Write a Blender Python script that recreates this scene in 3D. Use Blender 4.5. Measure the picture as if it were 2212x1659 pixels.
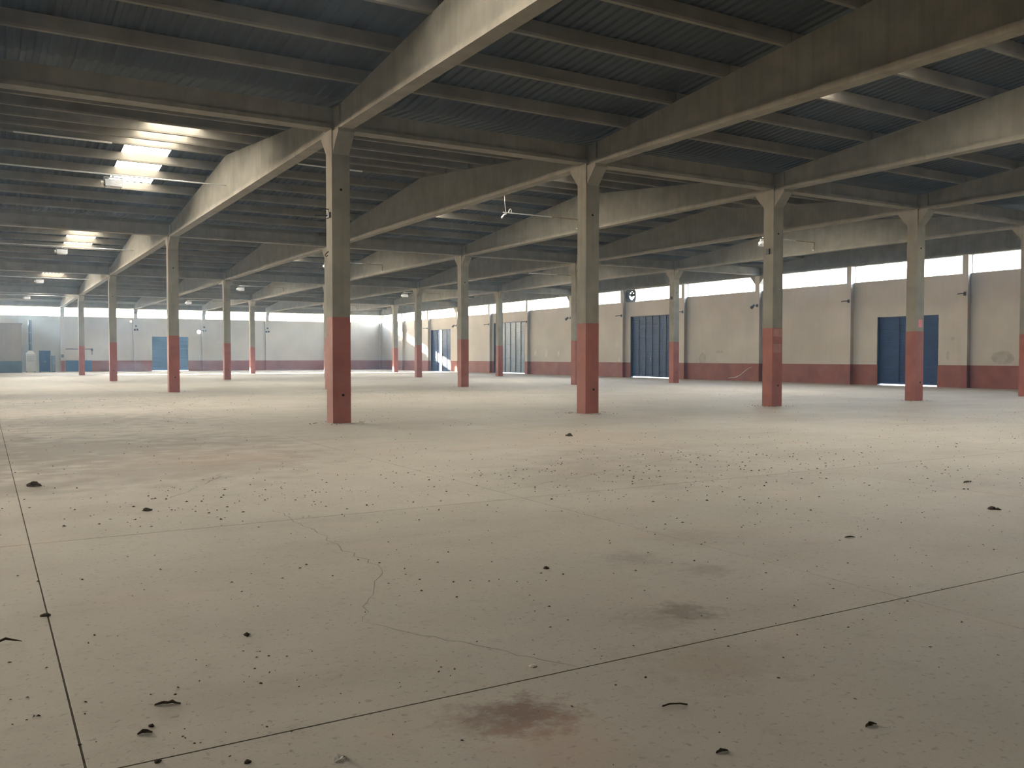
import bpy, math, random
from mathutils import Vector, Matrix

# ------------------------------------------------------------------ clear
for o in list(bpy.data.objects):
    bpy.data.objects.remove(o, do_unlink=True)
sc = bpy.context.scene
C = sc.collection
R = random.Random(7)

# ------------------------------------------------------------------ hall grid (metres)
X1, Y1, A, B = 7.4502, 20.8073, 7.4367, 21.9423      # first visible column, bay pitch, span pitch
def LX(i): return X1 + (i - 1) * A                    # column line i (6 = right wall)
def RY(j): return Y1 + (j - 1) * B                    # column row j (5 = back wall)
XW, YW = LX(6), RY(5)
XL, YF = LX(-2), RY(-1)                               # left and front walls, out of sight
ZB = 7.0                                              # soffit of the roof beams / column top
SLOPE = 0.0957
ZT = 7.55                                             # beam top over a column
PIT = B / 12                                          # purlin pitch

# ------------------------------------------------------------------ camera
FPX, YAW, PITCH, ROLL, CH = 1921.875, 0.5361, 0.0301, 0.0007, 1.6
c, s = math.cos(YAW), math.sin(YAW)
fw, rt, up = Vector((s, c, 0)), Vector((c, -s, 0)), Vector((0, 0, 1))
fw2 = math.cos(PITCH) * fw - math.sin(PITCH) * up
up2 = math.cos(PITCH) * up + math.sin(PITCH) * fw
r3 = math.cos(ROLL) * rt + math.sin(ROLL) * up2
u3 = math.cos(ROLL) * up2 - math.sin(ROLL) * rt
cam = bpy.data.cameras.new('camera')
cam.sensor_width = 36.0
cam.lens = FPX / 2212 * 36.0
cam.clip_start, cam.clip_end = 0.05, 2000
co = bpy.data.objects.new('camera', cam)
m = Matrix((r3, u3, -fw2)).transposed().to_4x4()
m.translation = Vector((0, 0, CH))
co.matrix_world = m
C.objects.link(co)
sc.camera = co

# ------------------------------------------------------------------ sky, sun, exposure
SUN_DIR = Vector((-0.36, 1.0, 0.295)).normalized()     # towards the sun
sun_el = math.asin(SUN_DIR.z)
sun_az = math.atan2(SUN_DIR.x, SUN_DIR.y)
w = bpy.data.worlds.new('sky'); sc.world = w
w.use_nodes = True
nt = w.node_tree
nt.nodes.clear()
wo = nt.nodes.new('ShaderNodeOutputWorld'); bg = nt.nodes.new('ShaderNodeBackground')
sky = nt.nodes.new('ShaderNodeTexSky')
sky.sky_type = 'NISHITA'
sky.sun_disc = False
sky.sun_elevation = sun_el
sky.sun_rotation = sun_az
sky.air_density, sky.dust_density, sky.ozone_density = 1.0, 1.2, 1.0
hs = nt.nodes.new('ShaderNodeHueSaturation'); hs.inputs['Saturation'].default_value = .5      # thin haze
nt.links.new(sky.outputs[0], hs.inputs['Color']); nt.links.new(hs.outputs[0], bg.inputs[0]); nt.links.new(bg.outputs[0], wo.inputs[0])
bg.inputs[1].default_value = 4.8
sl = bpy.data.lights.new('sun', 'SUN'); sl.energy = 85.0; sl.angle = math.radians(1.0); sl.color = (1.0, 0.88, 0.72)
so = bpy.data.objects.new('sun', sl); C.objects.link(so)
so.rotation_euler = SUN_DIR.to_track_quat('Z', 'Y').to_euler()
so.location = (-40, 150, 60)

def portal(loc, normal, sx, sy):                      # guides sky sampling through a window strip; emits nothing itself
    l = bpy.data.lights.new('window_portal', 'AREA'); l.shape = 'RECTANGLE'; l.size = sx; l.size_y = sy; l.energy = 1
    l.cycles.is_portal = True
    o = bpy.data.objects.new('window_portal', l); C.objects.link(o)
    z = -Vector(normal); x = Vector((0, 0, 1)).cross(z).normalized(); y = z.cross(x)
    mm = Matrix((x, y, z)).transposed().to_4x4(); mm.translation = Vector(loc); o.matrix_world = mm
ZW0, ZW1 = 6.02, 7.02
portal((XW + .16, (RY(0) + YW) / 2, (ZW0 + ZW1) / 2), (-1, 0, 0), YW - RY(0), ZW1 - ZW0)
portal(((XL + XW) / 2, YW + .16, (ZW0 + ZW1) / 2), (0, -1, 0), XW - XL, ZW1 - ZW0)

portal((XL - .16, (RY(1) + YW) / 2, (6.4 + ZW1) / 2), (1, 0, 0), YW - RY(1), ZW1 - 6.4)
vs = sc.view_settings
sc.display_settings.display_device = 'sRGB'
vs.view_transform = 'Standard'; vs.look = 'None'; vs.gamma = 1.0; vs.use_curve_mapping = False
vs.exposure = 0.62
SKYLIGHT = 11.0
cy = sc.cycles
cy.use_denoising = True
cy.max_bounces = 6; cy.diffuse_bounces = 5; cy.glossy_bounces = 2; cy.volume_bounces = 0; cy.transparent_max_bounces = 8
cy.use_adaptive_sampling = True; cy.adaptive_threshold = .25; cy.adaptive_min_samples = 16
cy.sample_clamp_indirect = 6.0
cy.caustics_reflective = False; cy.caustics_refractive = False

# ------------------------------------------------------------------ materials
MATS = {}
def mat(name, col, rough=.85, spec=.25, metal=0.0, var=.12, scale=1.2, streak=0.0, bump=0.0, bscale=30.0, tint=None, tamt=0.0, tscale=.5):
    """a procedural surface: colour broken up by noise, optional vertical streaks, tinted patches and fine relief"""
    M = bpy.data.materials.new(name); M.use_nodes = True
    n, L = M.node_tree.nodes, M.node_tree.links
    b = n['Principled BSDF']
    b.inputs['Roughness'].default_value = rough
    b.inputs['Specular IOR Level'].default_value = spec
    b.inputs['Metallic'].default_value = metal
    geo = n.new('ShaderNodeNewGeometry')
    def noise(sc_, det=4.0, vec=None, rgh=.55):
        t = n.new('ShaderNodeTexNoise'); t.inputs['Scale'].default_value = sc_; t.inputs['Detail'].default_value = det
        t.inputs['Roughness'].default_value = rgh
        L.new(vec or geo.outputs['Position'], t.inputs['Vector']); return t.outputs['Fac']
    def math_(op, a_, b_=None, clamp=False):
        q = n.new('ShaderNodeMath'); q.operation = op; q.use_clamp = clamp
        for k, v in enumerate((a_, b_)):
            if v is None: continue
            if isinstance(v, (int, float)): q.inputs[k].default_value = v
            else: L.new(v, q.inputs[k])
        return q.outputs[0]
    def mix(f, c1, c2, mode='MIX'):
        q = n.new('ShaderNodeMix'); q.data_type = 'RGBA'; q.blend_type = mode; q.clamp_factor = True
        if isinstance(f, (int, float)): q.inputs[0].default_value = f
        else: L.new(f, q.inputs[0])
        for k, v in ((6, c1), (7, c2)):
            if isinstance(v, tuple): q.inputs[k].default_value = (*v, 1)
            else: L.new(v, q.inputs[k])
        return q.outputs[2]
    def ramp(v, lo, hi):
        q = n.new('ShaderNodeMapRange'); q.inputs[1].default_value = lo; q.inputs[2].default_value = hi; q.clamp = True
        L.new(v, q.inputs[0]); return q.outputs[0]
    dk = tuple(x * (1 - var * 2) for x in col); lt = tuple(min(1, x * (1 + var)) for x in col)
    out = mix(ramp(noise(scale, 6), .3, .7), dk, lt)
    if tint:
        out = mix(math_('MULTIPLY', ramp(noise(tscale, 5), .5, .68), tamt), out, tint)
    if streak:
        mp = n.new('ShaderNodeMapping'); mp.inputs['Scale'].default_value = (7, 7, .35)
        L.new(geo.outputs['Position'], mp.inputs['Vector'])
        out = mix(math_('MULTIPLY', ramp(noise(1.0, 5, mp.outputs[0]), .48, .75), streak), out, tuple(x * .45 for x in col))
    M.node_tree['hook'] = 1
    if bump:
        bp = n.new('ShaderNodeBump'); bp.inputs['Strength'].default_value = bump; bp.inputs['Distance'].default_value = .01
        L.new(noise(bscale, 6), bp.inputs['Height']); L.new(bp.outputs[0], b.inputs['Normal'])
    L.new(out, b.inputs['Base Color'])
    MATS[name] = M
    M_helpers[name] = (n, L, geo, noise, math_, mix, ramp, b, out)
    return M
M_helpers = {}
mat('concrete', (.26, .24, .2), .9, .2, var=.10, scale=1.6, streak=.28, bump=.25)
mat('purlin_concrete', (.205, .188, .158), .9, .2, var=.12, scale=1.2, streak=.15, bump=.2)
mat('red_paint', (.30, .10, .075), .7, .3, var=.10, scale=2.0, bump=.1, tint=(.33, .14, .11), tamt=.4, tscale=1.6)
mat('red_dado', (.25, .085, .06), .75, .3, var=.12, scale=1.1, bump=.1, tint=(.32, .15, .12), tamt=.35, tscale=.9)
mat('plaster', (.49, .455, .405), .9, .2, var=.06, scale=.5, streak=.10, bump=.15, tint=(.43, .39, .335), tamt=.5, tscale=.28)
mat('shaded_plaster', (.19, .17, .145), .9, .2, var=.08, scale=.5, streak=.2)  # partition wall: its shade is put into this darker colour
mat('pale_plaster', (.56, .53, .48), .9, .2, var=.06, scale=2)
mat('stained_plaster', (.40, .375, .325), .9, .2, var=.1, scale=3)
mat('grey_plaster', (.48, .50, .49), .9, .2, var=.06, scale=.6, streak=.1)
mat('roof_steel', (.055, .064, .07), .7, .3, var=.12, scale=.5, tint=(.035, .04, .042), tamt=.6, tscale=.25)
mat('blue_door', (.014, .042, .12), .55, .2, var=.10, scale=1.5, tint=(.022, .055, .13), tamt=.5, tscale=.8)
mat('blue_grey_door', (.105, .145, .195), .5, .3, var=.12, scale=1.2, tint=(.16, .20, .24), tamt=.5, tscale=.8)
mat('door_dark', (.02, .035, .065), .6, .3, var=.1)
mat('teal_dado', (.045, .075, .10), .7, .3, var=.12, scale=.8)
mat('blue_dado', (.045, .115, .24), .7, .3, var=.1, scale=.8)
mat('galvanised', (.55, .56, .55), .45, .5, .4, var=.08, scale=6)
mat('rust_pipe', (.30, .22, .13), .7, .3, .2, var=.2, scale=8)
mat('lamp_grey', (.30, .31, .33), .5, .4, .3, var=.08, scale=6)
mat('dark_metal', (.05, .05, .055), .6, .4, .4, var=.15, scale=8)
mat('hole_dark', (.015, .013, .012), .9, .1, var=.1)
mat('soil', (.085, .07, .055), .95, .1, var=.3, scale=25, bump=.4, bscale=80)
mat('dry_leaf', (.075, .055, .035), .9, .1, var=.3, scale=30)
mat('white_chip', (.75, .73, .68), .8, .2, var=.1, scale=20)
mat('pink_paper', (.72, .25, .27), .8, .2, var=.06, scale=10)
mat('pale_patch', (.40, .19, .16), .8, .2, var=.1, scale=4)
mat('ground', (.42, .39, .35), .95, .1, var=.12, scale=.2)
mat('floor', (.49, .45, .385), .62, .28, var=.07, scale=.35, bump=.12, bscale=18, tint=(.425, .385, .325), tamt=.6, tscale=.16)
mat('joint', (.15, .13, .105), .95, .1, var=.2, scale=9)

# floor: dust bands, speckle, individual stains and a painted sunlit spot
n, L, geo, noise, math_, mix, ramp, b, out = M_helpers['floor']
mp = n.new('ShaderNodeMapping'); mp.inputs['Scale'].default_value = (.5, 1.7, 1); mp.inputs['Rotation'].default_value = (0, 0, .5)
L.new(geo.outputs['Position'], mp.inputs['Vector'])
out = mix(math_('MULTIPLY', ramp(noise(.55, 6, mp.outputs[0]), .52, .72), .45), out, (.36, .315, .26))
out = mix(math_('MULTIPLY', ramp(noise(26, 3), .60, .70), .55), out, (.20, .17, .14))
out = mix(math_('MULTIPLY', ramp(noise(70, 2), .55, .75), .30), out, (.25, .215, .175))
out = mix(math_('MULTIPLY', ramp(noise(5, 6, None, .7), .55, .72), .38), out, (.30, .25, .20))
out = mix(math_('MULTIPLY', ramp(noise(.9, 3), .58, .7), .3), out, (.56, .44, .35))
STAINS_AND_SUN = [  # x, y, radius, strength, colour
    (2.06, 3.34, .22, .85, (.20, .115, .085)), (1.88, 3.40, .20, .5, (.20, .14, .11)), (2.02, 3.02, .3, .35, (.50, .33, .25)),
    (3.79, 4.22, .20, .7, (.20, .165, .13)), (3.52, 4.18, .26, .35, (.25, .2, .16)), (4.66, 4.98, .20, .4, (.22, .18, .15)),
    (4.45, 5.55, .25, .35, (.24, .2, .16)), (3.25, 3.45, .4, .3, (.30, .22, .14)), (5.4, 5.9, .4, .3, (.28, .23, .18)),
    (1.5, 17.0, 3.2, .8, (.24, .21, .175)), (2.2, 13.3, 1.9, .6, (.27, .23, .19)), (3.4, 14.3, 1.3, .4, (.30, .24, .19)),
    (1.9, 24.5, 3.0, .75, (.22, .19, .16)), (2.5, 33.0, 3.5, .5, (.20, .175, .15)), (1.5, 40.0, 4.0, .5, (.2, .175, .15)),
    (0.35, 12.3, .8, .45, (.25, .22, .18)), (3.1, 14.6, 1.6, .3, (.5, .38, .3)), (10.5, 14.8, 2.4, .35, (.58, .46, .34)),  # last spot: warm sunlight put into the floor colour
    (8.3, 10.2, 2.2, .28, (.28, .24, .20)), (9.3, 11.8, 1.6, .3, (.30, .25, .21)), (7.2, 9.9, 1.4, .25, (.3, .25, .2))]
dist = n.new('ShaderNodeTexNoise'); dist.inputs['Scale'].default_value = 2.2; dist.inputs['Detail'].default_value = 6
L.new(geo.outputs['Position'], dist.inputs['Vector'])
edge = math_('MULTIPLY', math_('SUBTRACT', dist.outputs['Fac'], .5), 2.4)
dist2 = n.new('ShaderNodeTexNoise'); dist2.inputs['Scale'].default_value = 8.5; dist2.inputs['Detail'].default_value = 7; dist2.inputs['Roughness'].default_value = .72
L.new(geo.outputs['Position'], dist2.inputs['Vector'])
edge2 = math_('MULTIPLY', math_('SUBTRACT', dist2.outputs['Fac'], .5), 3.6)
for (x, y, r, st, colr) in STAINS_AND_SUN:
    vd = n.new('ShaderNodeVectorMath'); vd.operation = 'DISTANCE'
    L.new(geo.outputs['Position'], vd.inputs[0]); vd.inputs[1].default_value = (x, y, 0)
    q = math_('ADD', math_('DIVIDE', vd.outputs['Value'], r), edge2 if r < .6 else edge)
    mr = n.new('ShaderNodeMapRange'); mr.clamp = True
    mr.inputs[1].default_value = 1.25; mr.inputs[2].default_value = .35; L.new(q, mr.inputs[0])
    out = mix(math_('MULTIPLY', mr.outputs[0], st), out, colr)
L.new(out, b.inputs['Base Color'])
rg = math_('ADD', .48, math_('MULTIPLY', noise(1.3, 4), .3)); L.new(rg, b.inputs['Roughness'])

def simple(name, build):
    M = bpy.data.materials.new(name); M.use_nodes = True
    M.node_tree.nodes.clear(); build(M.node_tree.nodes, M.node_tree.links); MATS[name] = M
def _glass(n, L):
    o = n.new('ShaderNodeOutputMaterial'); t = n.new('ShaderNodeBsdfTransparent'); g = n.new('ShaderNodeBsdfGlossy'); x = n.new('ShaderNodeMixShader')
    t.inputs[0].default_value = (.93, .95, .96, 1); g.inputs['Roughness'].default_value = .08; x.inputs[0].default_value = .05
    L.new(t.outputs[0], x.inputs[1]); L.new(g.outputs[0], x.inputs[2]); L.new(x.outputs[0], o.inputs[0])
simple('window_glass', _glass)
def _skylight(n, L):                                   # daylight glowing through a translucent sheet: a lit window in the roof
    o = n.new('ShaderNodeOutputMaterial'); e = n.new('ShaderNodeEmission')
    e.inputs[0].default_value = (1.0, .92, .78, 1); e.inputs[1].default_value = SKYLIGHT
    L.new(e.outputs[0], o.inputs[0])
simple('skylight_sheet', _skylight)

# ------------------------------------------------------------------ mesh helpers
class MB:
    def __init__(self): self.v, self.f = [], []
    def poly(self, pts, faces):
        k = len(self.v); self.v += [tuple(p) for p in pts]; self.f += [tuple(i + k for i in q) for q in faces]; return self
    def box(self, x0, x1, y0, y1, z0, z1):
        return self.poly([(x0,y0,z0),(x1,y0,z0),(x1,y1,z0),(x0,y1,z0),(x0,y0,z1),(x1,y0,z1),(x1,y1,z1),(x0,y1,z1)],
                         [(3,2,1,0),(4,5,6,7),(0,1,5,4),(1,2,6,5),(2,3,7,6),(3,0,4,7)])
    def prism_x(self, prof, x0, x1):                  # profile of (y, z), counter-clockwise seen from +x
        k = len(prof)
        pts = [(x0, y, z) for y, z in prof] + [(x1, y, z) for y, z in prof]
        fs = [tuple(range(k))[::-1], tuple(range(k, 2 * k))] + [(i, (i + 1) % k, k + (i + 1) % k, k + i) for i in range(k)]
        return self.poly(pts, fs)
    def tube(self, pts, r, seg=8):
        pts = [Vector(p) for p in pts]; rings = []
        for i, p in enumerate(pts):
            d = (pts[min(i + 1, len(pts) - 1)] - pts[max(i - 1, 0)]).normalized()
            u = d.cross(Vector((0, 0, 1)));
            if u.length < .05: u = d.cross(Vector((0, 1, 0)))
            u.normalize(); v = d.cross(u)
            rr = r[i] if isinstance(r, (list, tuple)) else r
            rings.append([p + (u * math.cos(t) + v * math.sin(t)) * rr for t in (2 * math.pi * q / seg for q in range(seg))])
        P = [q for g in rings for q in g]
        F = [(i*seg+j, i*seg+(j+1)%seg, (i+1)*seg+(j+1)%seg, (i+1)*seg+j) for i in range(len(pts)-1) for j in range(seg)]
        F += [tuple(range(seg))[::-1], tuple(range((len(pts)-1)*seg, len(pts)*seg))]
        return self.poly(P, F)
    def mesh(self, name, m_):
        me = bpy.data.meshes.new(name); me.from_pydata(self.v, [], self.f); me.update()
        me.materials.append(MATS[m_]); return me
    def build(self, name, m_, parent=None, loc=None, smooth=False):
        me = self.mesh(name, m_)
        if smooth:
            for p in me.polygons: p.use_smooth = True
        return link(name, me, parent, loc)
def link(name, data, parent=None, loc=None, rz=0):
    o = bpy.data.objects.new(name, data); C.objects.link(o)
    if parent is not None: o.parent = parent
    if loc is not None: o.location = loc
    if rz: o.rotation_euler.z = rz
    return o
def thing(name, label, cat, loc=(0, 0, 0), group=None, rz=0):
    o = link(name, None, None, loc, rz); o.empty_display_size = .2
    return tag(o, label, cat, group)
def tag(o, label, cat, group=None):
    o['label'] = label; o['category'] = cat
    if group: o['group'] = group
    return o
def struct(name, label=None, loc=None, data=None, cat=None):
    o = link(name, data, None, loc); o['kind'] = 'structure'
    if label: o['label'] = label
    if cat: o['category'] = cat
    return o
def box(x0, x1, y0, y1, z0, z1): return MB().box(x0, x1, y0, y1, z0, z1)
ORD = ['', 'first', 'second', 'third', 'fourth', 'fifth', 'sixth', 'seventh', 'eighth', 'ninth', 'tenth', 'eleventh', 'twelfth', 'thirteenth', 'fourteenth', 'fifteenth', 'sixteenth']

# ------------------------------------------------------------------ floor: cast slabs with open joints
floor = struct('floor', 'pale dusty concrete floor of cast slabs with dark joints', None, box(XL - .3, XW + .3, YF - .3, YW + .3, -.3, -.004).mesh('floor', 'joint'), 'floor')
JX, JY, PX, PY = .32, 3.72, 4.93, 4.88
gx = [JX + PX * k for k in range(-2, 9)] + [XW + .25]
gy = [JY + PY * k for k in range(-2, 22)]
if YW - gy[-1] < 1: gy.pop()
gy.append(YW + .25)
g2 = .005
cache = {}
def slab(x0, x1, y0, y1):
    k = (round(x1 - x0, 3), round(y1 - y0, 3))
    if k not in cache:
        hx, hy = (x1 - x0) / 2 - g2, (y1 - y0) / 2 - g2; ch = .0008
        pts = [(sx * (hx - e), sy * (hy - e), z) for e, z in ((0, -.02), (0, -ch), (ch, 0)) for sx, sy in ((-1, -1), (1, -1), (1, 1), (-1, 1))]
        F = [(8, 9, 10, 11)] + [(r * 4 + i, r * 4 + (i + 1) % 4, r * 4 + 4 + (i + 1) % 4, r * 4 + 4 + i) for r in (0, 1) for i in range(4)]
        cache[k] = MB().poly(pts, F).mesh('slab', 'floor')
    link('slab', cache[k], floor, ((x0 + x1) / 2, (y0 + y1) / 2, 0))
for i in range(len(gx) - 1):
    for j in range(len(gy) - 1):
        slab(gx[i], gx[i + 1], gy[j], gy[j + 1])
slab(XL - .25, gx[0], YF - .25, YW + .25)
slab(gx[0], XW + .25, YF - .25, gy[0])
# cracks wandering across the slabs
def crack(pts, w):
    mb = MB(); P = []
    for i, (x, y) in enumerate(pts):
        d = Vector((pts[min(i+1, len(pts)-1)][0] - pts[max(i-1, 0)][0], pts[min(i+1, len(pts)-1)][1] - pts[max(i-1, 0)][1])).normalized()
        ww = w * (.3 if i in (0, len(pts) - 1) else R.uniform(.6, 1.2))
        P += [(x - d.y * ww, y + d.x * ww, .0008), (x + d.y * ww, y - d.x * ww, .0008)]
    mb.poly(P, [(2*i, 2*i+1, 2*i+3, 2*i+2) for i in range(len(pts) - 1)])
    mb.build('crack', 'joint', floor)
def wander(a_, b_, nseg, amp):
    out_ = []
    for i in range(nseg + 1):
        t = i / nseg; k = 0 if i in (0, nseg) else amp
        out_.append((a_[0] + (b_[0] - a_[0]) * t + R.uniform(-k, k), a_[1] + (b_[1] - a_[1]) * t + R.uniform(-k, k)))
    return out_
crack(wander((1.95, 5.05), (2.62, 3.74), 16, .02), .0022)
crack(wander((2.6, 9.3), (2.55, 6.2), 22, .05), .0025)
crack(wander((2.55, 6.2), (1.95, 5.05), 12, .03), .0018)
crack(wander((2.9, 12.6), (1.8, 10.6), 14, .06), .004)
crack(wander((5.25, 9.1), (9.7, 10.9), 26, .05), .0035)

ground = struct('ground', 'bright sunlit yard outside the doors', None, None, 'ground')
for q in ((-260, 300, YW + .3, 420), (-260, 300, -260, YF - .3), (XW + .3, 300, YF - .3, YW + .3), (-260, XL - .3, YF - .3, YW + .3)):
    box(*q, -.25, -.03).build('yard_slab', 'ground', ground)

# ------------------------------------------------------------------ walls
TH = .28
def band(x0, x1, y0, y1, along, openings, z0, z1, mb):
    """a wall strip between z0 and z1 with rectangular openings (a, b, top)"""
    lo, hi = (y0, y1) if along == 'y' else (x0, x1)
    def put(a_, b_, za, zb):
        if b_ - a_ < 1e-4 or zb - za < 1e-4: return
        mb.box(*((x0, x1, a_, b_) if along == 'y' else (a_, b_, y0, y1)), za, zb)
    cur = lo
    for a_, b_, zt in sorted(openings):
        put(cur, a_, z0, z1)
        if zt < z1: put(a_, b_, max(z0, zt), z1)
        cur = b_
    put(cur, hi, z0, z1)
ZD = 1.19
DOORS = [(29.80, 33.60, 3.93), (51.60, 56.52, 4.85), (72.72, 78.72, 5.05), (88.50, 93.50, 4.72)]
wr = MB(); band(XW, XW + TH, YF, YW + TH, 'y', DOORS, ZD, ZW0, wr)
wall_r = struct('wall_right', 'long beige plastered wall with red dado, blue doors and strip windows', None, wr.mesh('wall_right', 'plaster'), 'wall')
d_ = MB(); band(XW - .004, XW + TH, YF, YW + TH, 'y', [(a_, b_, 9) for a_, b_, _ in DOORS], 0, ZD, d_)
d_.build('painted_dado', 'red_dado', wall_r)
wf_ = box(XW, XW + TH, YF, RY(0), ZW0, ZW1 + .02).build('unseen_infill', 'plaster', wall_r)  # unseen; closes the near window strip to darken the foreground
gb = MB()
for sp in range(-1, 5):
    y0, y1 = RY(sp), RY(sp + 1)
    gb.prism_x([(y0, ZW1), (y1, ZW1), (y1, ZT + .36), ((y0 + y1) / 2, ZT + .36 + SLOPE * B / 2), (y0, ZT + .36)], XW + .18, XW + TH)
gb.build('gable_infill', 'plaster', wall_r)

BX0 = 16.62; BX1 = 20.60
wb = MB()
HOLES = [(21.81, 4.54, .22), (14.42, 5.62, .09)]
opens = [(BX0, BX1, 3.93)]
band(XL - TH, XW + TH, YW, YW + TH, 'x', opens, ZD, 4.1, wb)
# strip that carries the round wall hole and a tiny one added as a bright glint
def holed(x0, x1, z0, z1, cx_, cz_, r, mb, n_=20):
    ang = [2 * math.pi * i / n_ for i in range(n_)]
    ins = [(cx_ + r * math.cos(t), cz_ + r * math.sin(t)) for t in ang]
    outs = []
    for t in ang:
        cc, ss = math.cos(t), math.sin(t)
        k = min(((x1 - cx_) / cc if cc > 1e-6 else (x0 - cx_) / cc if cc < -1e-6 else 1e9), ((z1 - cz_) / ss if ss > 1e-6 else (z0 - cz_) / ss if ss < -1e-6 else 1e9))
        outs.append((cx_ + cc * k, cz_ + ss * k))
    cor = {(x1, z1), (x0, z1), (x0, z0), (x1, z0)}
    for y, fl in ((YW, False), (YW + TH, True)):
        P = [(x, y, z) for x, z in ins] + [(x, y, z) for x, z in outs]
        F = []
        for i in range(n_):
            j = (i + 1) % n_
            a0, a1 = outs[i], outs[j]
            cc = [q for q in cor if (abs(q[0] - a0[0]) < 1e-6 and abs(q[1] - a1[1]) < 1e-6 or abs(q[0] - a1[0]) < 1e-6 and abs(q[1] - a0[1]) < 1e-6) and abs(a0[0] - a1[0]) > 1e-6 and abs(a0[1] - a1[1]) > 1e-6]
            if cc: P.append((cc[0][0], y, cc[0][1])); f_ = (i, j, n_ + j, len(P) - 1, n_ + i)
            else: f_ = (i, j, n_ + j, n_ + i)
            F.append(f_ if fl else f_[::-1])
        mb.poly(P, F)
    P = [(x, y, z) for y in (YW, YW + TH) for x, z in ins]
    mb.poly(P, [(i, (i + 1) % n_, n_ + (i + 1) % n_, n_ + i) for i in range(n_)])
cuts = [(21.3, 22.1, 4.1, 5.0, 0), (14.0, 14.62, 5.3, 5.94, 1)]
wb.box(XL - TH, 21.3, YW, YW + TH, 4.1, 5.0); wb.box(22.1, XW + TH, YW, YW + TH, 4.1, 5.0)
holed(21.3, 22.1, 4.1, 5.0, *HOLES[0], wb)
wb.box(XL - TH, XW + TH, YW, YW + TH, 5.0, 5.3)
wb.box(XL - TH, 14.0, YW, YW + TH, 5.3, 5.94); wb.box(14.62, XW + TH, YW, YW + TH, 5.3, 5.94)
holed(14.0, 14.62, 5.3, 5.94, *HOLES[1], wb)
wb.box(XL - TH, XW + TH, YW, YW + TH, 5.94, ZW0)
wb.box(XL - TH, XW + TH, YW + .1, YW + TH, ZW1, ZT + .4); wb.box(XL - TH, XW + TH, YW - .03, YW + .1, ZT + .02, ZT + .4)
wall_b = struct('wall_back', 'far beige wall with red dado under a glaring strip of windows', None, wb.mesh('wall_back', 'plaster'), 'wall')
d_ = MB(); band(XL - TH, XW, YW - .004, YW + TH, 'x', [(BX0, BX1, 9)], 0, ZD, d_)
d_.build('painted_dado', 'red_dado', wall_b)
box(3.3, 7.72, YW - .03, YW, 0, ZW0 - .02).build('painted_panel', 'grey_plaster', wall_b)['label'] = 'grey painted stretch of wall'
box(7.76, 10.33, YW - .02, YW - .003, 0, 1.22).build('painted_panel', 'blue_dado', wall_b)['label'] = 'bright blue painted dado patch'
wl = MB(); band(XL - TH, XL, YF, YW, 'y', [], 0, 6.4, wl); wl.box(XL - TH, XL, YF, RY(1), ZW0, ZW1); wl.box(XL - TH, XL - .05, YF, YW, ZW1, 9.2)  # unseen window strip, opened and sized to light the columns' left faces
wall_l = struct('wall_left', None, None, wl.mesh('wall_left', 'plaster'))
wf = MB(); wf.box(XL - TH, XW + TH, YF - TH, YF, 0, 8.1)
wall_f = struct('wall_front', None, None, wf.mesh('wall_front', 'plaster'))
# block of rooms standing in front of the back wall at far left
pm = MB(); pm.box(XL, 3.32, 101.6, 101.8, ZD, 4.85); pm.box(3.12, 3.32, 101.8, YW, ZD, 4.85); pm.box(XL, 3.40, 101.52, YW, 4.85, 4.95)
part = struct('wall_partition', 'shadowed partition wall with dark teal dado at far left', None, pm.mesh('wall_partition', 'shaded_plaster'), 'wall')
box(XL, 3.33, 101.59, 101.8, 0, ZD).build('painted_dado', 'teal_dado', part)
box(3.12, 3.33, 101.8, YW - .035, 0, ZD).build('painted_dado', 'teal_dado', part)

# repairs and marks on the right wall
for (y, z, wy, h_, m_) in ((70.9, 2.1, .5, .75, 'pale_plaster'), (69.0, 2.0, .42, .8, 'pale_plaster'), (66.9, 1.9, .38, .6, 'pale_plaster'), (58.3, 2.6, .35, .5, 'pale_plaster'), (58.0, 1.35, .3, .6, 'pale_plaster'),
                           (29.2, 1.7, .25, .55, 'stained_plaster'), (28.95, 2.6, .22, .3, 'stained_plaster'), (46.5, 2.0, .9, .18, 'stained_plaster'), (48.2, 1.5, .8, 1.0, 'stained_plaster'), (26.2, 1.6, 1.3, .7, 'stained_plaster')):
    k_ = 9; P = [(XW - .003, y + wy / 2 * math.cos(t_) * R.uniform(.8, 1.1), z + h_ / 2 * math.sin(t_) * R.uniform(.8, 1.1)) for t_ in (2 * math.pi * q / k_ for q in range(k_))]
    MB().poly(P + [(XW, p[1], p[2]) for p in P], [tuple(range(k_))] + [(q, k_ + q, k_ + (q + 1) % k_, (q + 1) % k_) for q in range(k_)]).build('plaster_patch', m_, wall_r)
sq = [(45.6, .16), (45.3, .2), (44.9, .22), (44.5, .36), (44.1, .62), (43.7, .86), (43.4, .95)]
MB().tube([(XW - .006, y, z) for y, z in sq], [.012, .022, .03, .03, .026, .02, .01], 6).build('scrape_mark', 'pale_plaster', wall_r)

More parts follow.
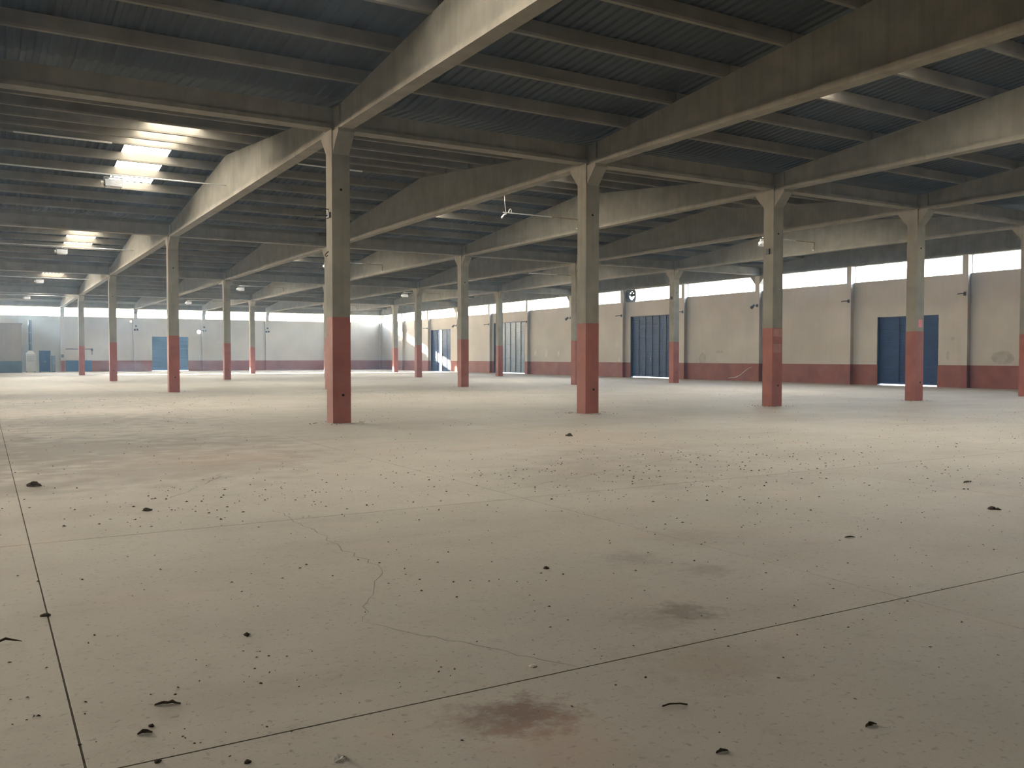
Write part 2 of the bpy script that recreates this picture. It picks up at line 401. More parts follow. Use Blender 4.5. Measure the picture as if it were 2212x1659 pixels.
# pilasters and wall columns
def pil(parent, x0, x1, y0, y1):
    p = box(x0, x1, y0, y1, ZD, ZB).build('pilaster', 'plaster', parent)
    box(x0 - .003, x1 + .003, y0 - .003, y1 + .003, 0, ZD).build('pilaster_base', 'red_dado', p)
    return p
for k in range(-6, 12):
    y = Y1 + k * B / 3
    if k % 3 == 0:
        p = pil(wall_r, XW - .24, XW + .12, y - .2, y + .2)
        for sg in (-1, 1):
            MB().prism_x([(y + sg * .2, 6.46), (y + sg * .6, 6.92), (y + sg * .6, 7.0), (y + sg * .2, 7.0)][::sg], XW - .24, XW + .1).build('corbel', 'concrete', p)
    else:
        pil(wall_r, XW - .26, XW + .12, y - .16, y + .16)
for i in range(-1, 7):
    x = LX(i)
    if i < 1: continue
    p = pil(wall_b, x - .2, x + .2, YW - .22, YW + .12)
    MB().prism_x([(YW - .22, 6.46), (YW - .22, 7.0), (YW - .6, 7.0), (YW - .6, 6.92)], x - .2, x + .2).build('corbel', 'concrete', p)

# ------------------------------------------------------------------ strip windows
wn = [0]
def window(along, a0, a1, label):
    wn[0] += 1
    o = struct('window_%d' % wn[0], label, ((XW + .14, (a0 + a1) / 2, ZW0) if along == 'y' else ((a0 + a1) / 2, YW + .14, ZW0)), None, 'window')
    h = (a1 - a0) / 2; H = ZW1 - ZW0
    def b_(l0, l1, z0, z1, t=.03):
        return box(-t, t, l0, l1, z0, z1) if along == 'y' else box(l0, l1, -t, t, z0, z1)
    fr = MB()
    for q in (b_(-h, h, 0, .035), b_(-h, h, H - .035, H), b_(-h, -h + .035, .035, H - .035), b_(h - .035, h, .035, H - .035)):
        fr.poly(q.v, q.f)
    fr.build('frame', 'galvanised', o)
    k = 4
    for i in range(k):
        l0, l1 = -h + 2 * h * i / k, -h + 2 * h * (i + 1) / k
        b_(l0 + .03, l1 - .03, .03, H - .03, .003).build('pane', 'window_glass', o)
        if i: b_(l0 - .012, l0 + .012, .035, H - .035, .015).build('mullion', 'galvanised', o)
FAN_Y = (56.05, 57.22)
for k in range(0, 12):
    y0, y1 = Y1 + k * B / 3 + .16, Y1 + (k + 1) * B / 3 - .16
    if k % 3 == 0: y0 += .04
    if k % 3 == 2: y1 -= .04
    if y0 < FAN_Y[0] < y1: y1 = FAN_Y[0] - .02
    window('y', y0, y1, 'glaring strip window, %s along the right wall counting back from the far corner' % ORD[12 - k])
for i in range(0, 6):
    window('x', LX(i) + (.21 if i else -7), LX(i + 1) - .21, 'glaring strip window of the far wall, %s from the corner with the right wall' % ORD[6 - i])
# windowless strips beyond the picture stay open

# ------------------------------------------------------------------ doors
def folding_door(n_, y0, y1, h, k, m_, label, gap=None, bottom=.09):
    o = struct('door_%d' % n_, label, (XW + .17, (y0 + y1) / 2, 0), None, 'door')
    H = y1 - y0; lw = H / k
    for sgn in (-1, 1):
        box(-.17, .11, sgn * (H / 2) - .025, sgn * (H / 2) + .025, 0, h).build('jamb', 'door_dark', o)
    box(-.08, .1, -H / 2, H / 2, h - .05, h).build('head_rail', 'door_dark', o)
    for i in range(k):
        a0, a1 = -H / 2 + lw * i + .006, -H / 2 + lw * (i + 1) - .006
        if gap and gap[0] == i: a1 -= gap[1]
        if gap and gap[0] + 1 == i: a0 += gap[2]
        # corrugated sheet with level ribs
        P, F = [], []
        z = bottom; zs = []; pit = .11
        while z < h - .06:
            zs += [(z, 0), (z + .05, 0), (z + .06, -.018), (z + .10, -.018)]; z += pit
        zs = [(min(q, h - .05), d) for q, d in zs] + [(h - .05, 0)]
        for q, d in zs: P += [(d, a0, q), (d, a1, q)]
        F = [(2*j+1, 2*j, 2*j+2, 2*j+3) for j in range(len(zs) - 1)]
        N = len(P); P += [(.035, a0, bottom), (.035, a1, bottom), (.035, a0, h - .05), (.035, a1, h - .05)]
        F += [(N, N+1, N+3, N+2), (1, 0, N, N+1)]
        lf = MB().poly(P, F).build('leaf', m_, o)
        for e in (a0 - .005, a1 - .055):
            box(-.045, .04, e, e + .06, bottom - .01, h - .05).build('stile', 'door_dark' if m_ != 'blue_door' or k > 4 else m_, lf)
        for q in range(1, 6 if k > 4 else 4):
            zz = bottom + (h - bottom) * q / (6 if k > 4 else 4)
            box(-.035, .0, a0 + .06, a1 - .06, zz - .025, zz + .025).build('rail', m_, lf)
        box(-.045, .04, a0 + .055, a1 - .055, bottom - .012, bottom + .07).build('bottom_rail', m_, lf)
        if i == k // 2:
            box(-.12, -.045, a0 + .02, a0 + .05, 1.35, 1.55).build('handle', 'galvanised', lf)
    return o
folding_door(1, *DOORS[0], 3, 'blue_door', 'dark blue folding door half hidden by a column, nearest on right wall')
folding_door(2, *DOORS[1], 6, 'blue_door', 'blue ribbed folding door between fan window and column, second nearest')
folding_door(3, *DOORS[2], 6, 'blue_grey_door', 'tall grey-blue folding door, third along the right wall')
folding_door(4, *DOORS[3], 4, 'blue_door', 'blue folding door left ajar near far corner of right wall', (1, .0, .62), .02)
o5 = struct('door_5', 'blue sectional roller door in the far wall', ((BX0 + BX1) / 2, YW + .14, 0), None, 'door')
hw = (BX1 - BX0) / 2
for i in range(4):
    z0 = .04 + i * .978
    P = []
    prof = [(0, 0), (-.012, .02), (-.012, .44), (0, .46), (0, .50), (-.012, .52), (-.012, .94), (0, .96), (.04, .96), (.04, 0)]
    MB().prism_x([(y, z * 1.022 + z0) for y, z in prof], -hw + .03, hw - .03).build('section', 'blue_dado', o5)
for sgn in (-1, 1): box(sgn * (hw - .02) - .02, sgn * (hw - .02) + .02, .05, .12, 0, 3.93).build('guide_rail', 'galvanised', o5)

# ------------------------------------------------------------------ roof
ceiling = struct('ceiling', 'dark pitched roof of ribbed steel sheets on concrete purlins', None, None, 'ceiling')
def zbeam(y):                                          # height of the beam tops at y
    t = ((y - RY(0)) % B); d = min(t, B - t)
    return ZT + SLOPE * d
PH, PW = .30, .13
pur = {}
def purlin_mesh(L_):
    if L_ not in pur:
        pur[L_] = MB().prism_x([(-PW*.38, 0), (PW*.38, 0), (PW/2, .05), (PW/2, PH), (-PW/2, PH), (-PW/2, .05)], .01, L_ - .01).mesh('purlin', 'purlin_concrete')
    return pur[L_]
far = MB()
for sp in range(0, 5):
    for bay in range(-1, 6):
        for k in range(1, 12):
            y = RY(sp) + k * PIT; z = zbeam(y) - .03
            if sp == 4 or bay == -1:
                q = MB().prism_x([(y-PW*.38, z), (y+PW*.38, z), (y+PW/2, z+.05), (y+PW/2, z+PH), (y-PW/2, z+PH), (y-PW/2, z+.05)], LX(bay) + .01, LX(bay + 1) - .01)
                far.poly(q.v, q.f)
            else:
                link('purlin', purlin_mesh(A), ceiling, (LX(bay), y, z))
far.build('purlin', 'purlin_concrete', ceiling)['kind'] = 'stuff'
def sheet_mesh(wd, L_, dz, m_, name):
    n_ = max(1, round(wd / .25)); p_ = wd / n_
    xs = []
    for i in range(n_):
        x = i * p_; xs += [(x, 0), (x + .09, 0), (x + .12, .042), (x + p_ - .03, .042)]
    xs.append((wd, 0))
    P = [(x, 0, z) for x, z in xs] + [(x, L_, z + dz) for x, z in xs]; k = len(xs)
    return MB().poly(P, [(i, i + 1, k + i + 1, k + i) for i in range(k - 1)]).mesh(name, m_)
sh = {}
def sheet(x0, x1, ya, yb, m_='roof_steel', name='roof_sheet'):
    za, zb = zbeam(ya) + PH - .03, zbeam(yb) + PH - .03
    k = (round(x1 - x0, 3), round(yb - ya, 3), round(zb - za, 3), m_)
    if k not in sh: sh[k] = sheet_mesh(x1 - x0, yb - ya, zb - za, m_, name)
    return link(name, sh[k], ceiling, (x0, ya, za))
SKY = {-2: (4.2, 5.7), 0: (4.2, 5.7), 2: (1.8, 3.3), 4: (1.8, 3.3)}   # skylight strip inside every other bay
e = 1e-6
for sp in range(-1, 5):
    for bay in range(-2, 6):
        y0, ym, y1 = RY(sp) + e, RY(sp) + B / 2, RY(sp + 1) - e
        xa, xb = LX(bay), LX(bay + 1)
        if bay == -2: xa -= TH
        if bay == 5: xb += TH
        if bay % 2 == 0:
            x0s, x1s = LX(bay) + SKY[bay][0], LX(bay) + SKY[bay][1]
            for (p_, q_) in ((y0, ym), (ym, y1)):
                sheet(xa, x0s, p_, q_); sheet(x1s, xb, p_, q_)
            sheet(x0s, x1s, y0, ym - 3 * PIT); sheet(x0s, x1s, ym + 3 * PIT, y1)
            if sp == -1 or (sp == 0 and bay == 0):        # unseen skylights left out above and behind the camera, to darken the near floor
                sheet(x0s, x1s, ym - 3 * PIT, ym)
            else:
                a_ = sheet(x0s, x1s, ym - 3 * PIT, ym, 'skylight_sheet', 'skylight')
                a_['label'] = 'glowing translucent skylight sheet'
            if sp == -1:
                sheet(x0s, x1s, ym, ym + 3 * PIT)
            else:
                b_ = sheet(x0s, x1s, ym, ym + 3 * PIT, 'skylight_sheet', 'skylight')
                b_['label'] = 'glowing translucent skylight sheet'
        else:
            sheet(xa, xb, y0, ym); sheet(xa, xb, ym, y1)
    box(XL - TH, XW + TH, RY(sp) + B / 2 - .2, RY(sp) + B / 2 + .2, ZT + SLOPE * B / 2 + PH + .012, ZT + SLOPE * B / 2 + PH + .02).build('ridge_cap', 'roof_steel', ceiling)

# tapered roof beams, one per column line and span
SPN = ['the span overhead', 'the second span back', 'the third span back', 'the fourth span back', 'the farthest span']
LNS = {0: 'sixth line in from the right wall', 1: 'fifth line in from the right wall', 2: 'fourth line in from the right wall', 3: 'third line in from the right wall', 4: 'second line in from the right wall', 5: 'first line in from the right wall', 6: 'lying along the right wall'}
hb = B / 2 - .015
wm = MB().prism_x([(-hb, .13), (hb, .13), (hb, .54), (0, .54 + SLOPE * hb), (-hb, .54)], -.115, .115).mesh('web', 'concrete')
fm = MB().prism_x([(-hb, 0), (hb, 0), (hb, .13), (-hb, .13)], -.165, .165)
fm = fm.mesh('bottom_flange', 'concrete')
em = MB().box(-.165, .165, -hb, -hb + .55, .13, .54).box(-.165, .165, hb - .55, hb, .13, .54).mesh('end_block', 'concrete')
for sp in range(0, 5):
    for i in range(0, 7):
        t = thing('roof_beam', 'tapered pale concrete roof beam of %s, %s' % (SPN[sp], LNS[i]), 'beam', (LX(i) + (.06 if i == 6 else 0), RY(sp) + B / 2, ZB), 'tapered roof beams')
        link('web', wm, t); link('bottom_flange', fm, t); link('end_block', em, t)
hg = A / 2 - .17
gw = MB().box(-hg, hg, -.14, .14, .16, .56).mesh('web', 'concrete')
gl = MB().box(-hg, hg, -.20, .20, .06, .16).mesh('ledge', 'concrete')
for j in range(1, 6):
    for i in range(0, 6):
        t = thing('gutter_beam', 'level concrete gutter beam of the %s column row from camera, %s bay from right wall' % (ORD[j], ORD[6 - i]), 'beam', (LX(i) + A / 2, RY(j), ZB), 'gutter beams between columns')
        link('web', gw, t); link('ledge', gl, t)

# ------------------------------------------------------------------ columns
CW, CD, ZR = .225, .21, 2.565
sm = MB().box(-CW, CW, -CD, CD, ZR, ZB + .05).mesh('shaft', 'concrete')
bm = MB().box(-CW - .003, CW + .003, -CD - .003, CD + .003, 0, ZR).mesh('painted_base', 'red_paint')
cm = {sg: MB().prism_x([(sg * CD, 6.46), (sg * (CD + .40), 6.92), (sg * (CD + .40), 7.0), (sg * CD, 7.0)][::sg], -CW + .02, CW - .02).mesh('corbel', 'concrete') for sg in (-1, 1)}
hm = MB().tube([(0, .006, 0), (0, -.008, 0)], .032, 10).mesh('fixing_hole', 'hole_dark')
bx = MB().box(-.05, .0, -.07, .07, -.09, .09).mesh('switch_box', 'dark_metal')
for j in range(1, 5):
    for i in range(0, 6):
        extra = {(1, 1): ' with hook and bracket on its lit side', (4, 1): ' with a pink notice on it', (3, 1): ' with pale patched paint'}.get((i, j), '')
        t = thing('concrete_column', 'red-based concrete column%s, %s row from camera, %s column from right wall' % (extra, ORD[j], ORD[6 - i]), 'column', (LX(i), RY(j), 0), 'concrete columns of the hall')
        link('shaft', sm, t); link('painted_base', bm, t)
        for sg in (-1, 1): link('corbel', cm[sg], t)
        link('fixing_hole', hm, t, (R.uniform(.0, .06), -CD - .004, .68)); link('fixing_hole', hm, t, (0, -CD - .002, 5.62))
        if (i, j) == (1, 1):
            MB().tube([(-CW, .02, 5.02), (-CW - .34, .05, 4.99)], .014).tube([(-CW - .02, -.02, 5.02), (-CW - .02, -.02, 5.16), (-CW - .22, -.02, 5.16)], .012).box(-CW - .04, -CW, -.12, .1, 4.95, 5.08).build('bracket', 'dark_metal', t)
            MB().tube([(-CW, .05, 4.16), (-CW - .06, .05, 4.1), (-CW - .09, .05, 4.06), (-CW - .06, .05, 4.03), (-CW - .02, .05, 4.06)], .012).build('hook', 'dark_metal', t)
        if (i, j) == (3, 1):
            link('switch_box', bx, t, (-CW, 0, 5.05))
            for z0, h_ in ((2.28, .26), (1.76, .28)):
                box(-.19, .2, -CD - .006, -CD, z0, z0 + h_).build('paint_patch', 'pale_patch', t)
        if (i, j) == (5, 2): link('switch_box', bx, t, (-CW, 0, 5.3))
        if (i, j) == (4, 1):
            box(-.09, .12, -CD - .006, -CD, 2.72, 3.0).build('notice', 'pink_paper', t)['label'] = 'small pink notice'

# ------------------------------------------------------------------ lamps on conduits under the ridges
def lamp_at(bay, sp, broken=False, label=''):
    x = LX(bay) + A / 2; y = RY(sp) + B / 2
    t = thing('floodlight', label, 'lamp', (x, y, 7.52), 'floodlights under the roof ridges')
    if broken:
        MB().tube([(0, 0, -.02), (-.12, -.02, -.06), (-.26, -.05, -.22)], [.022, .03, .04]).build('bracket', 'galvanised', t)
        MB().tube([(.1, 0, 0), (.14, 0, .16), (.2, 0, .2), (.24, 0, .14), (.25, 0, 0)], .018).build('hook', 'galvanised', t)
        MB().tube([(-.02, 0, 0), (-.08, 0, .45), (-.1, 0, 1.02)], .009).build('hanger_wire', 'galvanised', t)
        return t
    MB().tube([(0, 0, .02), (0, 0, -.08)], .03).build('hanger', 'lamp_grey', t)
    for s_ in (-1, 1): box(s_ * .27 - .012, s_ * .27 + .012, -.03, .03, -.36, -.06).build('yoke_arm', 'lamp_grey', t)
    box(-.28, .28, -.03, .03, -.085, -.06).build('yoke_arm', 'lamp_grey', t)
    h_ = MB().poly([(-.25, -.1, -.14), (.25, -.1, -.14), (.25, .1, -.14), (-.25, .1, -.14), (-.25, -.2, -.38), (.25, -.2, -.38), (.25, .2, -.38), (-.25, .2, -.38)],
                   [(0, 1, 2, 3), (7, 6, 5, 4), (4, 5, 1, 0), (5, 6, 2, 1), (6, 7, 3, 2), (7, 4, 0, 3)]).build('housing', 'lamp_grey', t)
    box(-.22, .22, -.17, .17, -.395, -.381).build('lens', 'white_chip', h_)
    MB().tube([(-.25, 0, -.26), (-.36, 0, -.27)], [.06, .07], 10).build('end_cap', 'white_chip', h_)
    return t
def conduit_at(bay, sp, t, dz):
    L_ = A / 2 - .125
    if bay == 0:
        MB().tube([(-L_, 0, dz), (0, 0, dz - .01), (L_, 0, dz)], .024).build('pipe', 'galvanised', t)
    else:
        MB().tube([(-.15, 0, dz), (L_ * .62, 0, dz)], .022).build('pipe', 'galvanised', t)
        MB().tube([(L_ * .62, 0, dz), (L_ - .08, 0, dz), (L_ - .02, 0, dz - .03), (L_, 0, dz - .09), (L_, .05, dz - .40)], .022).build('elbow_pipe', 'rust_pipe', t)
        box(L_ - .03, L_ + .02, .0, .1, dz - .42, dz - .36).build('clip', 'galvanised', t)
WH = {0: 'left-hand bay', 2: 'middle bay', 4: 'right-hand bay'}
for sp in range(1, 5):
    for bay in (0, 2, 4):
        br = (sp, bay) in ((1, 2), (2, 4))
        lb = '%s of the %s, %s' % (('broken floodlight bracket with dangling wire' if (sp, bay) == (1, 2) else 'empty floodlight hook on a bright pipe') if br else 'grey floodlight hanging from a pipe', WH[bay], SPN[sp])
        if (sp, bay) == (2, 4):
            t = thing('conduit', 'bright bare lamp pipe without a lamp, right-hand bay of the third span back', 'pipe', (LX(bay) + A / 2, RY(sp) + B / 2, 7.52))
        else:
            t = lamp_at(bay, sp, br, lb)
        conduit_at(bay, sp, t, .03)
def rod(x0, x1, y, z, lab):  # added white rods, their pale colour stands in for slits of daylight
    t = MB().tube([(-(x1 - x0) / 2, 0, 0), ((x1 - x0) / 2, 0, -.01)], .03).build('pipe', 'white_chip', None, ((x0 + x1) / 2, y, z))
    tag(t, lab, 'pipe')
rod(.9, 3.7, RY(1) + B / 2 - .1, 8.56, 'white rod standing in for a daylight slit under the ridge beside the big skylight')
rod(9.85, 12.3, RY(1) + B / 2 - .1, 8.56, 'white rod standing in for a daylight slit under the ridge just left of nearest column')

# ------------------------------------------------------------------ extractor fan in a right wall window
fy = (FAN_Y[0] + FAN_Y[1]) / 2; fh = (FAN_Y[1] - FAN_Y[0]) / 2
t = thing('extractor_fan', 'dark extractor fan set into the strip window above the blue door', 'fan', (XW + .10, fy, (ZW0 + ZW1) / 2))
P, F = [], []
N_ = 24; H = (ZW1 - ZW0) / 2
for x in (-.04, .04):
    for q in range(N_):
        t_ = 2 * math.pi * q / N_; cc, ss = math.cos(t_), math.sin(t_)
        k = min(fh / max(abs(cc), 1e-6), H / max(abs(ss), 1e-6)); r = .34
        P += [(x, r * cc - .14, r * ss), (x, k * cc, k * ss)]
for q in range(N_):
    a0, a1 = 2 * q, 2 * ((q + 1) % N_); o_ = 2 * N_
    F += [(a0, a0 + 1, a1 + 1, a1), (o_ + a1, o_ + a1 + 1, o_ + a0 + 1, o_ + a0), (a0, a1, o_ + a1, o_ + a0)]
MB().poly(P, F).build('mounting_plate', 'dark_metal', t)
MB().tube([(-.1, -.14, 0), (.08, -.14, 0)], .09, 14).build('hub', 'dark_metal', t)
for q in range(5):
    th = 2 * math.pi * q / 5 + .4; pts = []
    for r, wd in ((.08, .07), (.2, .15), (.33, .2)):
        for sg in (-1, 1):
            an = th + sg * wd / r * .5
            pts.append((sg * .05, r * math.cos(an) - .14, r * math.sin(an)))
    mb = MB(); mb.poly(pts + [(p[0] + .012, p[1], p[2]) for p in pts], [(0, 1, 3, 2), (2, 3, 5, 4), (7, 6, 8, 9), (9, 8, 10, 11), (0, 2, 8, 6), (2, 4, 10, 8), (3, 1, 7, 9), (5, 3, 9, 11), (4, 5, 11, 10)])
    mb.build('blade', 'dark_metal', t)

# ------------------------------------------------------------------ brackets and boxes on the walls
arm = MB().tube([(0, 0, 0), (-.3, .02, .0), (-.55, .05, -.04)], .028, 6).mesh('arm', 'dark_metal')
pl = MB().box(-.02, .02, -.06, .06, -.1, .1).mesh('wall_plate', 'dark_metal')
for k in (1, 2, 4, 5, 7, 8, 10):
    y = Y1 + k * B / 3
    t = thing('wall_bracket', 'small dark bracket arm on right wall pilaster, %s pilaster from the far corner' % ORD[12 - k], 'bracket', (XW - .28, y, 4.95), 'wall bracket arms')
    link('wall_plate', pl, t); link('arm', arm, t)
for k in (3, 6, 9):
    y = Y1 + k * B / 3
    t = thing('wall_spotlight', 'small dark spotlight tilted down on right wall column, %s support from the far corner' % ORD[12 - k], 'spotlight', (XW - .26, y, 5.05), 'small wall spotlights')
    link('wall_plate', pl, t)
    MB().tube([(0, 0, 0), (-.25, .05, -.03)], .02, 6).build('arm', 'dark_metal', t)
    MB().tube([(-.2, .05, .06), (-.3, .07, -.06), (-.42, .09, -.16)], [.05, .09, .11], 10).build('lamp_head', 'dark_metal', t)
jb = MB().box(-.09, .09, -.1, 0, -.1, .1).mesh('box', 'dark_metal')
for i in (2, 3, 4, 5):
    t = thing('switch_box_cluster', 'cluster of small dark switch boxes on far wall pilaster, %s from the right corner' % ORD[6 - i], 'switch box', (LX(i), YW - .22, 4.66), 'switch boxes on far wall pilasters')
    for dx, dz in ((-.12, 0), (.16, .02), (.02, .42)):
        link('box', jb, t, (dx, 0, dz))
t = thing('wall_conduit', 'thin grey pipe running along the far wall above the blue dado patch', 'pipe', (7.75, YW - .04, 2.46))
MB().tube([(0, 0, 0), (2.55, 0, 0)], .04).build('pipe', 'dark_metal', t)
MB().tube([(2.55, 0, 0), (2.62, 0, -.04), (2.62, 0, -.62)], .04).build('drop_pipe', 'dark_metal', t)
box(2.52, 2.72, -.06, .03, -.2, .08).build('valve_box', 'dark_metal', t)
t = thing('distribution_box', 'small dark electrical box on the far pilaster beside blue dado patch', 'electrical box', (7.42, YW - .226, 1.52))
box(-.14, .14, -.14, 0, 0, .36).build('body', 'lamp_grey', t); box(-.12, .12, -.155, -.14, .02, .34).build('door', 'dark_metal', t)

# equipment in the far left corner
t = thing('steel_cabinet', 'tall blue steel cabinet against the far grey wall', 'cabinet', (5.54, 104.6, 0))
box(-.51, .51, 0, .6, .06, 2.25).build('body', 'blue_dado', t)
for sg in (-1, 1):
    d = box(min(0, sg * .49) + .01, max(0, sg * .49) - .01, -.025, 0, .1, 2.2).build('door', 'blue_door', t)
    box(sg * .06 - .012, sg * .06 + .012, -.06, -.025, 1.0, 1.2).build('handle', 'galvanised', d)
for q in ((-.45, .05), (.45, .05), (-.45, .55), (.45, .55)): box(q[0] - .04, q[0] + .04, q[1] - .04, q[1] + .04, 0, .06).build('foot', 'dark_metal', t)
t = thing('narrow_locker', 'narrow blue-grey locker beside the tall blue cabinet', 'locker', (6.33, 104.7, 0))
box(-.17, .17, 0, .45, .05, 1.72).build('body', 'blue_door', t); box(-.15, .15, -.02, 0, .08, 1.68).build('door', 'blue_grey_door', t)
box(.08, .11, -.05, -.02, .85, 1.0).build('handle', 'galvanised', t); box(-.15, .15, .03, .42, 0, .05).build('plinth', 'dark_metal', t)
t = thing('fan_heater', 'grey heater unit with a tall duct beside the partition wall', 'heater', (4.22, 104.5, 0))
box(-.44, .44, 0, .8, .08, 1.9).build('body', 'grey_plaster', t)
for q in range(6): box(-.34, .34, -.02, 0, 1.15 + q * .1, 1.2 + q * .1).build('louvre', 'lamp_grey', t)
MB().poly([(-.44, 0, 1.9), (.44, 0, 1.9), (.44, .8, 1.9), (-.44, .8, 1.9), (-.17, .23, 2.25), (.17, .23, 2.25), (.17, .57, 2.25), (-.17, .57, 2.25)], [(4, 5, 6, 7), (0, 1, 5, 4), (1, 2, 6, 5), (2, 3, 7, 6), (3, 0, 4, 7)]).build('hood', 'grey_plaster', t)
MB().tube([(0, .4, 2.2), (0, .4, 5.4)], .17, 16).build('duct', 'blue_grey_door', t)
for z in (3.0, 4.1): MB().tube([(0, .4, z), (0, .4, z + .06)], .19, 16).build('clamp_ring', 'lamp_grey', t)
for q in (-.38, .38): box(q - .05, q + .05, .1, .7, 0, .08).build('foot', 'dark_metal', t)

# ------------------------------------------------------------------ litter on the floor
def rock(r, flat, seed, n1=7, n2=5):
    rr = random.Random(seed); P = [(0, 0, r * flat * 1.0)]; F = []
    for a_ in range(1, n2):
        ph = math.pi / 2 * a_ / (n2 - 1)
        for k in range(n1):
            th = 2 * math.pi * k / n1; q = r * rr.uniform(.75, 1.2)
            P.append((q * math.sin(ph) * math.cos(th), q * math.sin(ph) * math.sin(th), max(0, r * flat * math.cos(ph) * rr.uniform(.7, 1.15)) if a_ < n2 - 1 else 0))
    F += [(0, 1 + k, 1 + (k + 1) % n1) for k in range(n1)]
    for a_ in range(n2 - 2):
        F += [(1 + a_*n1 + k, 1 + (a_+1)*n1 + k, 1 + (a_+1)*n1 + (k+1) % n1, 1 + a_*n1 + (k+1) % n1) for k in range(n1)]
    F.append(tuple(1 + (n2 - 2) * n1 + k for k in range(n1))[::-1])
    return MB().poly(P, F)
def leaf(L_, w_, seed):
    rr = random.Random(seed); n_ = 7; P, F = [], []
    for i in range(n_):
        t_ = i / (n_ - 1); hw_ = w_ * math.sin(math.pi * min(1, t_ * .92 + .05)) ** .8 * .5 + .001
        cz = .004 + .5 * w_ * math.sin(math.pi * t_) * rr.uniform(.3, .8); bx_ = rr.uniform(-.1, .1) * w_
        P += [(L_ * (t_ - .5), bx_ - hw_, cz + .35 * hw_ * rr.uniform(.4, 1)), (L_ * (t_ - .5), bx_, cz * .6), (L_ * (t_ - .5), bx_ + hw_, cz + .35 * hw_ * rr.uniform(.2, 1))]
    F = [(3*i+k, 3*i+3+k, 3*i+4+k, 3*i+1+k) for i in range(n_ - 1) for k in (0, 1)]
    N0 = len(P); P += [(x, y, z - .0025) for x, y, z in P]; F += [tuple(N0 + q for q in f[::-1]) for f in F]
    return MB().poly(P, F)
LITTER = [  # name, x, y, build, material, label, category
    ('stone', 10.21, 14.90, rock(.075, .8, 1), 'soil', 'lone dark stone on the sunlit floor right of nearest column', 'stone'),
    ('dirt_clod', .52, 12.47, rock(.085, .7, 2), 'soil', 'rounded dirt clod at the left edge of the floor', 'dirt clod'),
    ('pebble', 3.64, 5.62, rock(.022, .9, 3), 'soil', 'single black pebble on bare floor below the centre joint', 'pebble'),
    ('pebble', 1.28, 5.14, rock(.02, .8, 4), 'soil', 'small black pebble on the left-hand part of the floor', 'pebble'),
    ('paint_chip', 2.42, 3.86, rock(.022, .5, 5), 'white_chip', 'tiny white chip lying near the long front joint', 'chip'),
]
FY = lambda u, v: None
def fl(u, v):                                          # where a floor spot seen in the photograph lies in the hall
    d = fw2 + r3 * ((u - 1106) / FPX) - u3 * ((v - 829.5) / FPX)
    k = -CH / d.z
    return d.x * k, d.y * k
for nm, u, v, bld, m_, lab, cat in [
    ('dry_leaf', 362, 1522, leaf(.115, .028, 11), 'dry_leaf', 'long curled dry leaf left of centre on the near floor', 'leaf'),
    ('dry_leaf', 313, 1585, leaf(.06, .03, 12), 'dry_leaf', 'short broad dry leaf next to a black pebble, bottom left', 'leaf'),
    ('pebble', 327, 1569, rock(.013, .8, 13), 'soil', 'tiny black pebble beside the short broad leaf, bottom left', 'pebble'),
    ('dirt_clod', 341, 1646, rock(.015, .7, 14), 'soil', 'small dark clod on the joint at the bottom left edge', 'dirt clod'),
    ('dirt_clod', 534, 1647, rock(.015, .7, 15), 'soil', 'small dark clod below the front joint at the bottom edge', 'dirt clod'),
    ('dry_leaf', 735, 1641, leaf(.06, .035, 16), 'white_chip', 'pale crumpled scrap at the bottom edge of the picture', 'scrap'),
    ('dry_leaf', 1882, 1568, leaf(.065, .025, 17), 'dry_leaf', 'dark curled leaf alone at lower right of the floor', 'leaf'),
    ('dry_leaf', 1560, 1625, leaf(.06, .02, 18), 'dry_leaf', 'thin dark leaf beside the crumb cluster, bottom right of centre', 'leaf'),
    ('twig', 12, 1392, MB().tube([(-.06, 0, .012), (0, .01, .03), (.08, 0, .006)], [.006, .008, .002], 6), 'dry_leaf', 'dark twig at the left picture edge', 'twig'),
    ('dirt_clod', 2143, 1100, rock(.05, .6, 20), 'soil', 'flat dark dirt clod near the right edge of the floor', 'dirt clod'),
    ('dirt_clod', 2155, 1101, rock(.035, .6, 21), 'soil', 'smaller dirt clod touching the flat one near right edge', 'dirt clod'),
    ('dirt_clod', 318, 1103, rock(.05, .6, 22), 'soil', 'dark clod amid the crumbs in left middle floor', 'dirt clod'),
    ('dry_leaf', 2090, 1042, leaf(.18, .05, 23), 'dry_leaf', 'long dry leaf on the right-hand floor below the door', 'leaf'),
    ('dry_leaf', 1836, 1161, leaf(.1, .025, 24), 'dry_leaf', 'slim dry leaf above the slab corner on the right', 'leaf'),
    ('dirt_clod', 98, 1330, rock(.035, .4, 25), 'soil', 'flat dirt lump lying on the left-hand joint', 'dirt clod'),
    ('twig', 1460, 1524, MB().tube([(-.07, 0, .006), (-.03, .006, .01), (.02, 0, .008), (.05, -.02, .006)], .004, 5), 'dry_leaf', 'thin bent twig below the front joint right of centre', 'twig'),
]:
    x, y = fl(u, v); LITTER.append((nm, x, y, bld, m_, lab, cat))
for nm, x, y, bld, m_, lab, cat in LITTER:
    o = bld.build(nm, m_, None, (x, y, 0), smooth=False)
    tag(o, lab, cat); o.rotation_euler.z = R.uniform(-.4, .4) if cat in ('leaf', 'twig', 'scrap') else R.uniform(0, 6)
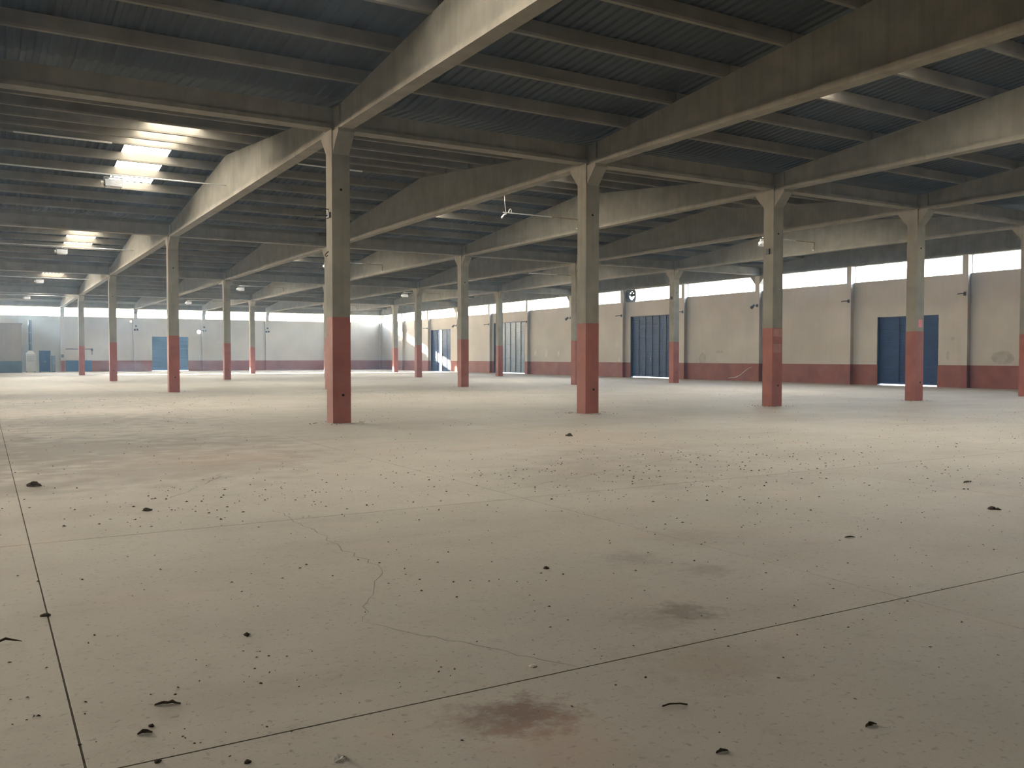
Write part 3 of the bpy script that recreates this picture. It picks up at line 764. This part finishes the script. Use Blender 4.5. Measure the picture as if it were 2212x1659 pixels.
# crumbs nobody could count: two drifts plus a thin scatter and dust round the column feet
crumb, pale = MB(), MB()
def add_crumb(mb, x, y, r):
    if any(abs(x - LX(i)) < .32 and abs(y - RY(j)) < .32 for i in range(0, 6) for j in (1, 2)): return
    n_ = 5; a0 = R.uniform(0, 6); el = R.uniform(.28, .9); P = []
    for k in range(n_):
        th = 2 * math.pi * k / n_; q = r * R.uniform(.6, 1.2); px, py = q * math.cos(th), q * el * math.sin(th)
        P.append((x + px * math.cos(a0) - py * math.sin(a0), y + px * math.sin(a0) + py * math.cos(a0), .0005))
    P.append((x, y, r * R.uniform(.3, .7)))
    mb.poly(P, [(k, (k + 1) % n_, n_) for k in range(n_)])
def visible(x, y):
    d = Vector((x, y, -CH)); f_ = d.dot(fw2)
    return f_ > 1 and abs(d.dot(r3) / f_) < .72
cnt = 0
while cnt < 5200:
    x, y = R.uniform(-2, 34), R.uniform(2.6, 40)
    if R.random() > (1 if y < 8 else .6 if y < 15 else .2) or not visible(x, y): continue
    add_crumb(crumb, x, y, R.choice((.003, .004, .005, .007, .010)) * (1 + y * .05)); cnt += 1
for (cx_, cy_, sx, sy, n_) in ((7.6, 9.8, 1.9, 1.2, 330), (2.2, 10.2, 1.6, .9, 200), (11.0, 10.5, 2.5, 1.5, 170), (10.5, 8.0, 1.6, 1.2, 110), (6.6, 5.6, 1.2, 1.0, 90), (1.1, 4.2, .8, .5, 60), (3.2, 4.1, 1.0, .6, 60)):
    for _ in range(n_):
        add_crumb(crumb, R.gauss(cx_, sx), R.gauss(cy_, sy), R.choice((.007, .009, .012, .016, .022)) * (.45 if cy_ < 5 else .6 if cy_ < 7 else 1))
for j in range(1, 3):
    for i in range(1, 5):
        for _ in range(60):
            a_ = R.uniform(0, 2 * math.pi); r = .40 + abs(R.gauss(0, .22))
            add_crumb(crumb, LX(i) + r * math.cos(a_) * 1.2, RY(j) + r * math.sin(a_), R.choice((.012, .018, .026)))
for _ in range(45):
    x, y = R.uniform(1, 14), R.uniform(3, 16)
    if visible(x, y): add_crumb(pale, x, y, R.choice((.008, .012, .016)))
o = crumb.build('floor_crumbs', 'soil'); o['kind'] = 'stuff'; tag(o, 'scattered dark dirt crumbs all over the dusty floor', 'crumbs')
o = pale.build('plaster_flakes', 'white_chip'); o['kind'] = 'stuff'; tag(o, 'sparse pale plaster flakes sprinkled on the floor', 'flakes')

# ------------------------------------------------------------------ thin bluish haze, added for the veiling glare of the windows
vm = bpy.data.materials.new('glare_haze'); vm.use_nodes = True
nn = vm.node_tree.nodes; nn.clear()
oo = nn.new('ShaderNodeOutputMaterial'); vv = nn.new('ShaderNodeVolumeScatter')
vv.inputs['Color'].default_value = (.45, .69, 1, 1); vv.inputs['Density'].default_value = .0012; vv.inputs['Anisotropy'].default_value = .6
vm.node_tree.links.new(vv.outputs[0], oo.inputs['Volume'])
MATS['glare_haze'] = vm
hz = box(XL - .4, XW + .4, YF - .4, YW + .4, -.28, 9.6).build('glare_haze', 'glare_haze'); hz['kind'] = 'stuff'
tag(hz, 'thin haze filling the hall in place of window glare', 'haze')
